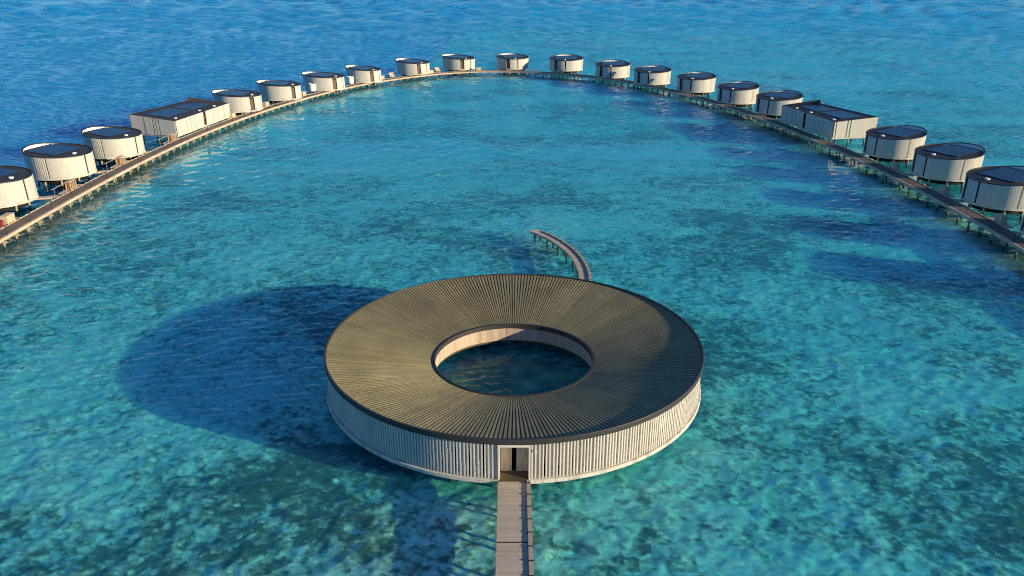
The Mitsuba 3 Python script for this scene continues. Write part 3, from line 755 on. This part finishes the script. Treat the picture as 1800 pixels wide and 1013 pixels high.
    for lo, hi in ((0.09, 0.47), (0.53, 0.90)):
        for q in range(4):
            u0 = lo + (hi - lo) * q / 4 + 0.003; u1 = lo + (hi - lo) * (q + 1) / 4 - 0.003
            m = hexa([rp(u, w, dz) for u in (u0, u1) for w in (0.30, 0.80) for dz in (0.05, 0.11)])
            uv = np.array([[w * 1.0, uu * 0.2] for uu in (0, 1) for w in (0, 1) for _ in (0, 1)])
            put('solar_panel', ply(m, SOLAR, uv=uv), parent=v)
    for u in (0.10, 0.52, 0.80):
        q = rp(u, 0.12); put('roof_vent', ply(cat(cyl(0.28, q[2] - 0.05, q[2] + 0.14, 12, q[0], q[1]), cyl(0.36, q[2] + 0.14, q[2] + 0.21, 12, q[0], q[1], 0.27)), LAMP_WHITE), parent=v)
    pl_lo = [ins(p, cen, 0.008) + np.array([0, 0, 0.0]) for p in (Bn, Bf, S_f, S_n)]; pl_hi = [ins(p, cen, 0.004) + np.array([0, 0, 0.28]) for p in (Bn, Bf, S_f, S_n)]
    put('plinth', ply(block(pl_lo, pl_hi), CONCRETE), parent=v)
    for u in (0.08, 0.29, 0.5, 0.71, 0.92):
        for w in (0.1, 0.5, 0.9):
            q = lerp(lerp(Bn, Bf, u), lerp(S_n, S_f, u), w); put('pile', vpile, place(q[0], q[1]), parent=v)
    # landing at the door
    mid = lerp(dd0, dd1, 0.5)[:2]
    _, ji = jetty_tree.query(mid); pe, te, ne = jetty_at(np.array(_s[ji])); p1 = pe + ne * 2.26
    tv = np.array(te)
    if np.dot(mid - pe, ne) > 2.3:
        poly = [mid - tv * 1.0, p1 - tv * 2.6, p1 + tv * 2.6, mid + tv * 1.0]
        ar = np.cross(np.array(poly[1]) - poly[0], np.array(poly[2]) - poly[1])
        put('access_path', deck_poly(poly if ar > 0 else poly[::-1], 1.12, 1.285), parent=v)
    return v
rect_villa('long rectangular white villa on the left arm of the jetty', None,
           (-65.9, 98.1, 1.4), (-63.36, 121.6, 1.4), (-75.5, 100.2, 1.4), (-70.9, 119.3, 1.4),
           (-66.0, 98.05, 4.54), (-63.3, 121.78, 4.5), (-75.58, 100.19, 5.5), (-70.81, 119.11, 5.5), (-70.93, 119.0, 6.2), -1,
           dict(fin=CHARCOAL, door=0.50, dw=0.026, screen=0.32, cuts=[0.27, 0.36, 0.46]))
rect_villa('long rectangular white villa on the right arm of the jetty', None,
           (61.96, 95.9, 1.4), (58.5, 116.6, 1.4), (70.8, 97.6, 1.4), (65.8, 114.8, 1.4),
           (61.9, 95.7, 4.77), (58.48, 116.67, 4.8), (70.73, 97.18, 5.5), (65.75, 114.59, 5.5), (66.05, 114.9, 6.25), 1,
           dict(fin=WHITE_PAINT, door=0.52, dw=0.026, screen=0.34, cuts=[0.42, 0.53, 0.93]))

# ------------------------------------------------------------------ small things on the landings
def storage_box(x, y, rz, sx, sy, h, label, z=1.285):
    v = thing('storage_box', label, 'box', 'storage boxes beside the jetty')
    put('body', ply(box(-sx / 2, sx / 2, -sy / 2, sy / 2, 0, h - 0.06), BOX_WOOD), place(x, y, z, rz), parent=v)
    put('lid', ply(box(-sx / 2 - 0.04, sx / 2 + 0.04, -sy / 2 - 0.04, sy / 2 + 0.04, h - 0.058, h), BOX_WOOD), place(x, y, z, rz), parent=v)
    return v
def beside_jetty(px, py, off):
    _, ji = jetty_tree.query([px, py]); p, d, n = jetty_at(np.array(_s[ji])); q = p + n * off
    return q[0], q[1], math.atan2(d[1], d[0])
SIDE = {0: 'cut off by the left edge', 3: 'just behind the left rectangular villa'}
def landing(px, py, length, parent_label):
    x, y, rz = beside_jetty(px, py, 2.80)
    return x, y, rz
lands = []
def service_landing(px, py, L):
    x, y, rz = beside_jetty(px, py, 2.88)
    k = put('landing', ply(box(-L / 2, L / 2, -0.60, 0.60, -0.16, 0.0), DECK_EDGE), place(x, y, 1.28, rz), parent=JT)
    return x, y, rz
x, y, rz = service_landing(-65.3, 41.0, 4.5)
storage_box(x, y, rz, 1.9, 0.9, 1.05, 'large beige storage box at the left edge of the frame beside a red bin')
q = beside_jetty(-65.4, 39.2, 2.75)
v = thing('red_bin', 'small red bin beside the beige storage box at the left edge of the frame', 'bin')
put('body', ply(cyl(0.26, 1.285, 2.0, 12, q[0], q[1], 0.30), RED, smooth=40), parent=v)
put('lid', ply(cyl(0.32, 2.003, 2.10, 12, q[0], q[1], 0.2), RED, smooth=40), parent=v)

def shelf_frame(px, py, label):
    x, y, rz = service_landing(px, py, 5.5)
    v = thing('shelf_unit', label, 'shelf', 'open timber shelf units under the near left villas')
    W = place(x, y, 1.283, rz)
    for a in (-0.85, -0.28, 0.28, 0.85):
        for b in (-0.33, 0.33): put('post', ply(box(a - 0.05, a + 0.05, b - 0.05, b + 0.05, 0, 1.15), BOX_WOOD), W, parent=v)
    put('back', ply(box(-0.80, 0.80, 0.22, 0.27, 0.05, 1.1), CRATE_DARK), W, parent=v)
    for z in (0.06, 0.55): put('shelf', ply(box(-0.80, 0.80, -0.27, 0.21, z, z + 0.05), CRATE_WOOD), W, parent=v)
    put('top', ply(box(-0.92, 0.92, -0.40, 0.40, 1.155, 1.22), BOX_WOOD), W, parent=v)
    rv = thing('guard_rail', 'thin pale guard rail below the ' + label.split('under the ')[1], 'railing')
    put('rail', ply(box(-4.6, 0.6, 0.50, 0.56, 0.95, 1.01), KERB), W, parent=rv)
    for a in (-3.9, 0.2): put('post', ply(box(a - 0.025, a + 0.025, 0.505, 0.555, -0.6, 0.945), KERB), W, parent=rv)
shelf_frame(-66.0, 58.4, 'open timber shelf unit under the nearest whole villa on the left')
shelf_frame(-66.0, 75.3, 'open timber shelf unit under the second whole villa on the left')
shelf_frame(-65.4, 95.5, 'open timber shelf unit under the corner of the left rectangular villa')

BOXES = [  # positions along the outer side of the jetty
    (-60.6, 122.0, 'beige storage box at the far end of the left rectangular villa'),
    (-58.4, 138.0, 'beige storage box by the door of the first villa beyond the left rectangular one'),
    (-53.4, 156.0, 'beige storage box by the door of the second villa beyond the left rectangular one'),
    (-46.5, 174.0, 'beige storage box by the door of the third villa beyond the left rectangular one'),
    (-38.4, 190.5, 'beige storage box by the door of the fourth villa beyond the left rectangular one'),
    (-26.0, 206.5, 'beige storage box by the door of the fifth villa beyond the left rectangular one'),
    (-11.0, 213.5, 'beige storage box on the jetty between the two villas at the top of the arc'),
    (15.0, 207.5, 'small beige storage box in front of the villa with the diagonal shadow'),
    (35.2, 184.0, 'beige storage box between the second and third villas right of the arc head'),
    (60.9, 71.5, 'shaded storage box on the right arm in front of the villa nearest the rectangular one'),
    (61.4, 56.0, 'shaded storage box on the right arm in front of the second nearest villa'),
    (61.3, 41.0, 'shaded storage box on the right arm before the villa cut off by the frame')]
for px, py, lab in BOXES:
    x, y, rz = service_landing(px, py, 4.2)
    storage_box(x, y, rz, 1.6, 0.8, 1.0, lab)
